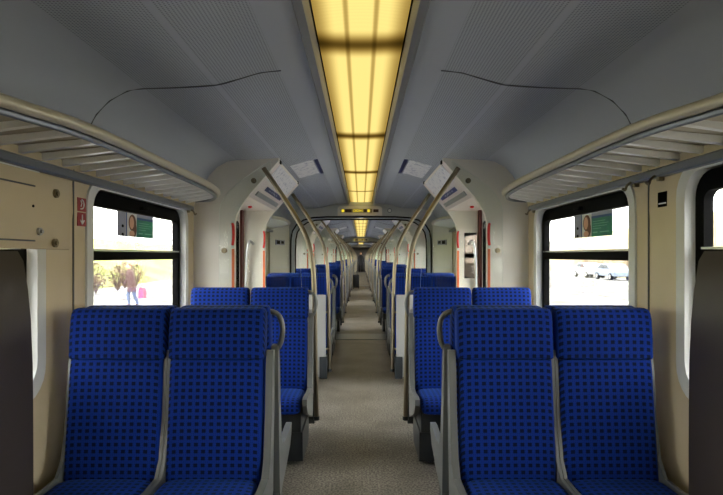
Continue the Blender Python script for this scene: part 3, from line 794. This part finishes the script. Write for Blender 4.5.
# ------------------------------------------------------------ people
def figure(name, joints, edges, radii, m, parent=None):
    me = bpy.data.meshes.new(name); me.from_pydata(joints, edges, [])
    o = bpy.data.objects.new(name, me); COL.objects.link(o)
    me.materials.append(m)
    sk = o.modifiers.new('skin', 'SKIN'); sk.use_smooth_shade = True
    for i, v in enumerate(me.skin_vertices[0].data):
        v.radius = radii[i] if isinstance(radii[i], tuple) else (radii[i], radii[i]); v.use_root = (i == 0)
    o.modifiers.new('sub', 'SUBSURF').levels = 1; o.modifiers['sub'].render_levels = 2
    if parent is not None: o.parent = parent
    return o
M['coatblack'] = mat('black_clothes', (.012, .012, .015), .8)
M['coatbrown'] = mat('mauve_brown_coat', (.085, .045, .045), .9)
M['jeans'] = mat('pale_jeans', (.09, .12, .20), .9)
def person(loc, rz, coat, legs, label, lean=0., stride=.12):
    r = empty('person', loc, rz); tag(r, label, 'person')
    J = [(0, 0, .93), (0, .0, 1.12), (0, lean*.5, 1.32), (0, lean, 1.46), (0, lean*1.1, 1.54),
         (.17, lean*.9, 1.42), (.23, lean*.6+.02, 1.14), (.22, lean+.10, .90), (-.17, lean*.9, 1.42), (-.23, lean*.6, 1.14), (-.22, lean+.02, .88),
         (.09, 0, .88), (.10, stride*.7, .48), (.10, stride*.3, .09), (.10, stride*.3+.14, .04), (-.09, 0, .88), (-.10, -stride*.3, .48), (-.10, -stride*1.3, .09), (-.10, -stride*1.3+.14, .04)]
    E = [(0,1),(1,2),(2,3),(3,4),(3,5),(5,6),(6,7),(3,8),(8,9),(9,10),(0,11),(11,12),(12,13),(13,14),(0,15),(15,16),(16,17),(17,18)]
    Rr = [(.15,.11),(.14,.10),(.17,.11),(.10,.08),(.05,.05),.07,.05,.035,.07,.05,.035,.095,.065,.045,.035,.095,.065,.045,.035]
    figure('body', J, E, Rr, coat, r)
    mb = MB(); mb.loft([(.62, .0, .22, .16), (.9, 0, .19, .14), (1.1, lean*.3, .175, .125), (1.35, lean*.8, .20, .12), (1.45, lean, .15, .10), (1.5, lean, .07, .06)], ex=2.4, n=20); mb.build('coat', coat, r)
    mb = MB(); mb.ball((0, lean*1.2+.01, 1.65), .095, .85, 1, 1.2, 16); mb.ball((0, lean*1.2+.105, 1.64), .018, .8, 1, 1.2, 8)
    for s in (-1, 1): mb.ball((s*.082, lean*1.2, 1.65), .02, .5, 1, 1.4, 8)
    mb.build('head', M['skin'], r)
    mb = MB(); mb.ball((0, lean*1.2-.02, 1.69), .105, .88, .98, 1.05, 16); mb.build('hair', M['hair'], r)
    for s, st in ((1, stride*.3), (-1, -stride*1.3)):
        mb = MB(); mb.tube([(s*.095, st*0+(0 if s > 0 else 0), .86), (s*.10, stride*.7 if s > 0 else -stride*.3, .48), (s*.10, st, .10)], [.10, .075, .06], 12); mb.build('trouser_leg', legs, r)
        for q in range(1):
            mb = MB(); mb.loft([(st-.07, .04, .04, .035), (st+.08, .04, .048, .035), (st+.18, .03, .035, .02)], axis='y', ex=2.5, n=12)
            o = mb.build('shoe', M['coatblack'], r); o.location = (s*.10, 0, 0)
    return r
person((-.02, 48.6, 0), PI, M['coatblack'], M['coatblack'], 'person in black clothes standing at the far end of the aisle', 0, .05)
sc = empty('suitcase', (-.22, 24.2, 0)); tag(sc, 'black suitcase standing in the distant aisle on the left', 'suitcase')
mb = MB(); mb.box(-.14, .14, -.12, .12, .05, .62, .03); mb.build('case', M['coatblack'], sc)
mb = MB(); mb.tube([(-.06, 0, .60), (-.06, 0, .72), (.06, 0, .72), (.06, 0, .60)], .01, 8); mb.build('handle', M['anth'], sc)
for s in (-1, 1):
    mb = MB(); mb.disc((s*.11, 0, .03), 'x', .03, .03, 12); mb.build('wheel', M['black'], sc)
# end door
dn[0] += 1
d = empty(f'door_{dn[0]}', (0, Y1-.02, 0)); tag(d, 'dark cab door in the far end wall', 'door', kind='structure')
mb = MB(); mb.box(-.45, .45, -.02, .02, 0, 1.98); mb.build('door_leaf', M['brown'], d)
mb = MB(); mb.box(-.9, .9, -.04, .02, 1.98, 2.15); mb.build('header', M['darkred'], d)

# ------------------------------------------------------------ outside
GZ = -.65
M['ground'] = mat('pale_ground', (.4, .4, .38), .9, fn=noise_tint((.055, .048, .04), (.24, .24, .235), .9, .4, .55, 5))
M['grass'] = mat('grass', (.2, .25, .05), .95, fn=noise_tint((.20, .17, .07), (.17, .22, .03), .35, .42, .58, 4))
M['grass2'] = mat('dry_grass', (.2, .17, .08), .95, fn=noise_tint((.17, .14, .07), (.22, .19, .10), .3, .42, .58, 4))
M['twig'] = mat('brown_twigs', (.22, .14, .09), .95, fn=noise_tint((.06, .038, .03), (.13, .085, .055), 3))
M['car1'] = mat('car_blue_grey', (.16, .20, .28), .3); M['car2'] = mat('car_silver', (.4, .4, .42), .3)
M['carglass'] = mat('car_glass', (.03, .04, .05), .1)
M['pink'] = mat('pink_bag', (.35, .05, .11), .6); M['asphalt'] = mat('asphalt', (.085, .078, .066), .9)
mb = MB(); mb.box(-90, 90, -60, 160, GZ-.2, GZ)
tag(mb.build('ground', M['ground'], smooth=False), 'pale bare ground outside the train', 'ground', kind='structure')
def bank(sx, x0, prof, m, label):
    mb = MB(); n = 24
    ys = [-20+150*k/n for k in range(n+1)]
    V = [[mb.bm.verts.new((sx*(x0+x), y, GZ+z+(.15*math.sin(y*.4+x) if z > 0 else -.05))) for x, z in prof] for y in ys]
    for A, B in zip(V, V[1:]):
        for i in range(len(prof)-1): mb._f([A[i], A[i+1], B[i+1], B[i]])
    tag(mb.build('grass_bank', m), label, 'grass bank', kind='structure')
bank(-1, 16.5, [(0, 0), (2, .6), (5, 1.5), (10, 2.7), (16, 3.6), (60, 7.5)], M['grass'], 'yellow green grass slope outside the left windows')
bank(1, 25, [(0, 0), (3, 1.2), (8, 2.6), (16, 4.8), (60, 13)], M['grass2'], 'pale grass slope outside the right windows behind the cars')
def bush(x, y, hh, label, group):
    r = empty('bush', (x, y, GZ)); tag(r, label, 'bush', group)
    mb = MB()
    for k in range(26):
        a = R.uniform(0, 2*PI); t = R.uniform(.25, .6)*hh
        mb.tube(spline([(0, 0, 0), (t*.5*math.cos(a), t*.5*math.sin(a), hh*R.uniform(.4, .6)), (t*math.cos(a+.3), t*math.sin(a+.3), hh*R.uniform(.75, 1))], 3), [.03, .026, .022, .018, .014, .01, .006], 5)
    mb.build('branches', M['twig'], r)
    mb = MB()
    for k in range(420):
        a = R.uniform(0, 2*PI); e = R.uniform(0, 1)**.5; z = R.uniform(.15, 1)*hh; rr = .65*hh*e*math.sin(PI*min(1, .25+.72*z/hh))
        c = Vector((rr*math.cos(a), rr*math.sin(a), z)); u = Vector((R.gauss(0,1), R.gauss(0,1), R.gauss(0,1))).normalized(); v = u.orthogonal().normalized()
        s = R.uniform(.03, .07)
        mb._f([mb.bm.verts.new(c+u*s), mb.bm.verts.new(c+v*s*.5), mb.bm.verts.new(c-u*s), mb.bm.verts.new(c-v*s*.5)])
    mb.build('foliage', M['twig'], r, smooth=False)
for k, (x, y) in enumerate([(-14.2, 28.4), (-14.8, 30.7), (-14.6, 33), (-15.2, 35.4), (-15.5, 37.9)]):
    bush(x, y, 1.5+.2*(k % 2), f'brown leafless bush outside the left window, {ORD[k]} from the near end', None)
for k, (x, y) in enumerate([(24.6, 50), (25.2, 53.5), (25, 57), (25.4, 61), (26, 65)]):
    bush(x, y, 2.0, f'brown bush behind the parked cars, {ORD[k]} from the near end', None)
pr = person((-9.5, 22.8, GZ), PI*.8, M['coatbrown'], M['jeans'], 'person in a mauve brown coat walking outside the left window', .10, .16)
bg_ = empty('shopping_bag', (-9.02, 22.7, GZ)); tag(bg_, 'pink shopping bag carried by the person outside the left window', 'bag')
mb = MB(); mb.loft([(.35, 0, .16, .07), (.6, 0, .17, .08), (.78, 0, .15, .05)], ex=4, n=20); mb.build('body', M['pink'], bg_)
mb = MB(); mb.tube(spline([(-.08, 0, .78), (0, 0, .9), (.08, 0, .78)], 5), .01, 6); mb.build('handle', M['pink'], bg_)
def car(x, y, m, label):
    r = empty('car', (x, y, GZ)); tag(r, label, 'car')
    prof = [(-2.1, .35), (-2.1, .75), (-1.95, .9), (-1.2, .98), (-.6, 1.38), (.7, 1.42), (1.4, 1.02), (2.0, .92), (2.15, .6), (2.12, .35)]
    mb = MB(); mb.prism(prof, 'x', -.82, .82)
    bmesh.ops.bevel(mb.bm, geom=list(mb.bm.edges), offset=.06, segments=2, affect='EDGES'); mb.build('body', m, r)
    mb = MB(); mb.prism([(-1.05, 1.0), (-.55, 1.33), (.05, 1.35), (.05, 1.0)], 'x', -.84, .84); mb.prism([(.12, 1.0), (.12, 1.35), (.65, 1.36), (1.2, 1.02)], 'x', -.84, .84); mb.build('side_windows', M['carglass'], r)
    for sx in (-1, 1):
        for yy in (-1.3, 1.3):
            mb = MB(); mb.disc((sx*.76, yy, .32), 'x', .32, .2, 20); wl = mb.build('wheel', M['black'], r)
            mb = MB(); mb.disc((sx*.865, yy, .32), 'x', .19, .02, 16); mb.build('hubcap', M['chrome'], wl)
car(22.2, 48.5, M['car1'], 'blue grey parked car outside the right window, nearer one')
car(22.4, 54.0, M['car2'], 'silver parked car outside the right window, farther one')
mb = MB(); mb.box(12.5, 19, -30, 140, GZ, GZ+.02); tag(mb.build('road', M['asphalt']), 'pale road outside the right windows', 'road', kind='structure')
for k, (x, y) in enumerate([(8.3, 19.4), (11.5, 30)]):
    mb = MB(); mb.tube([(x, y, GZ), (x, y, GZ+.95)], .05, 8); mb.ball((x, y, GZ+.97), .07)
    tag(mb.build('bollard', M['rubberg']), f'small grey post outside the right window, {["nearer", "farther"][k]} one', 'post')
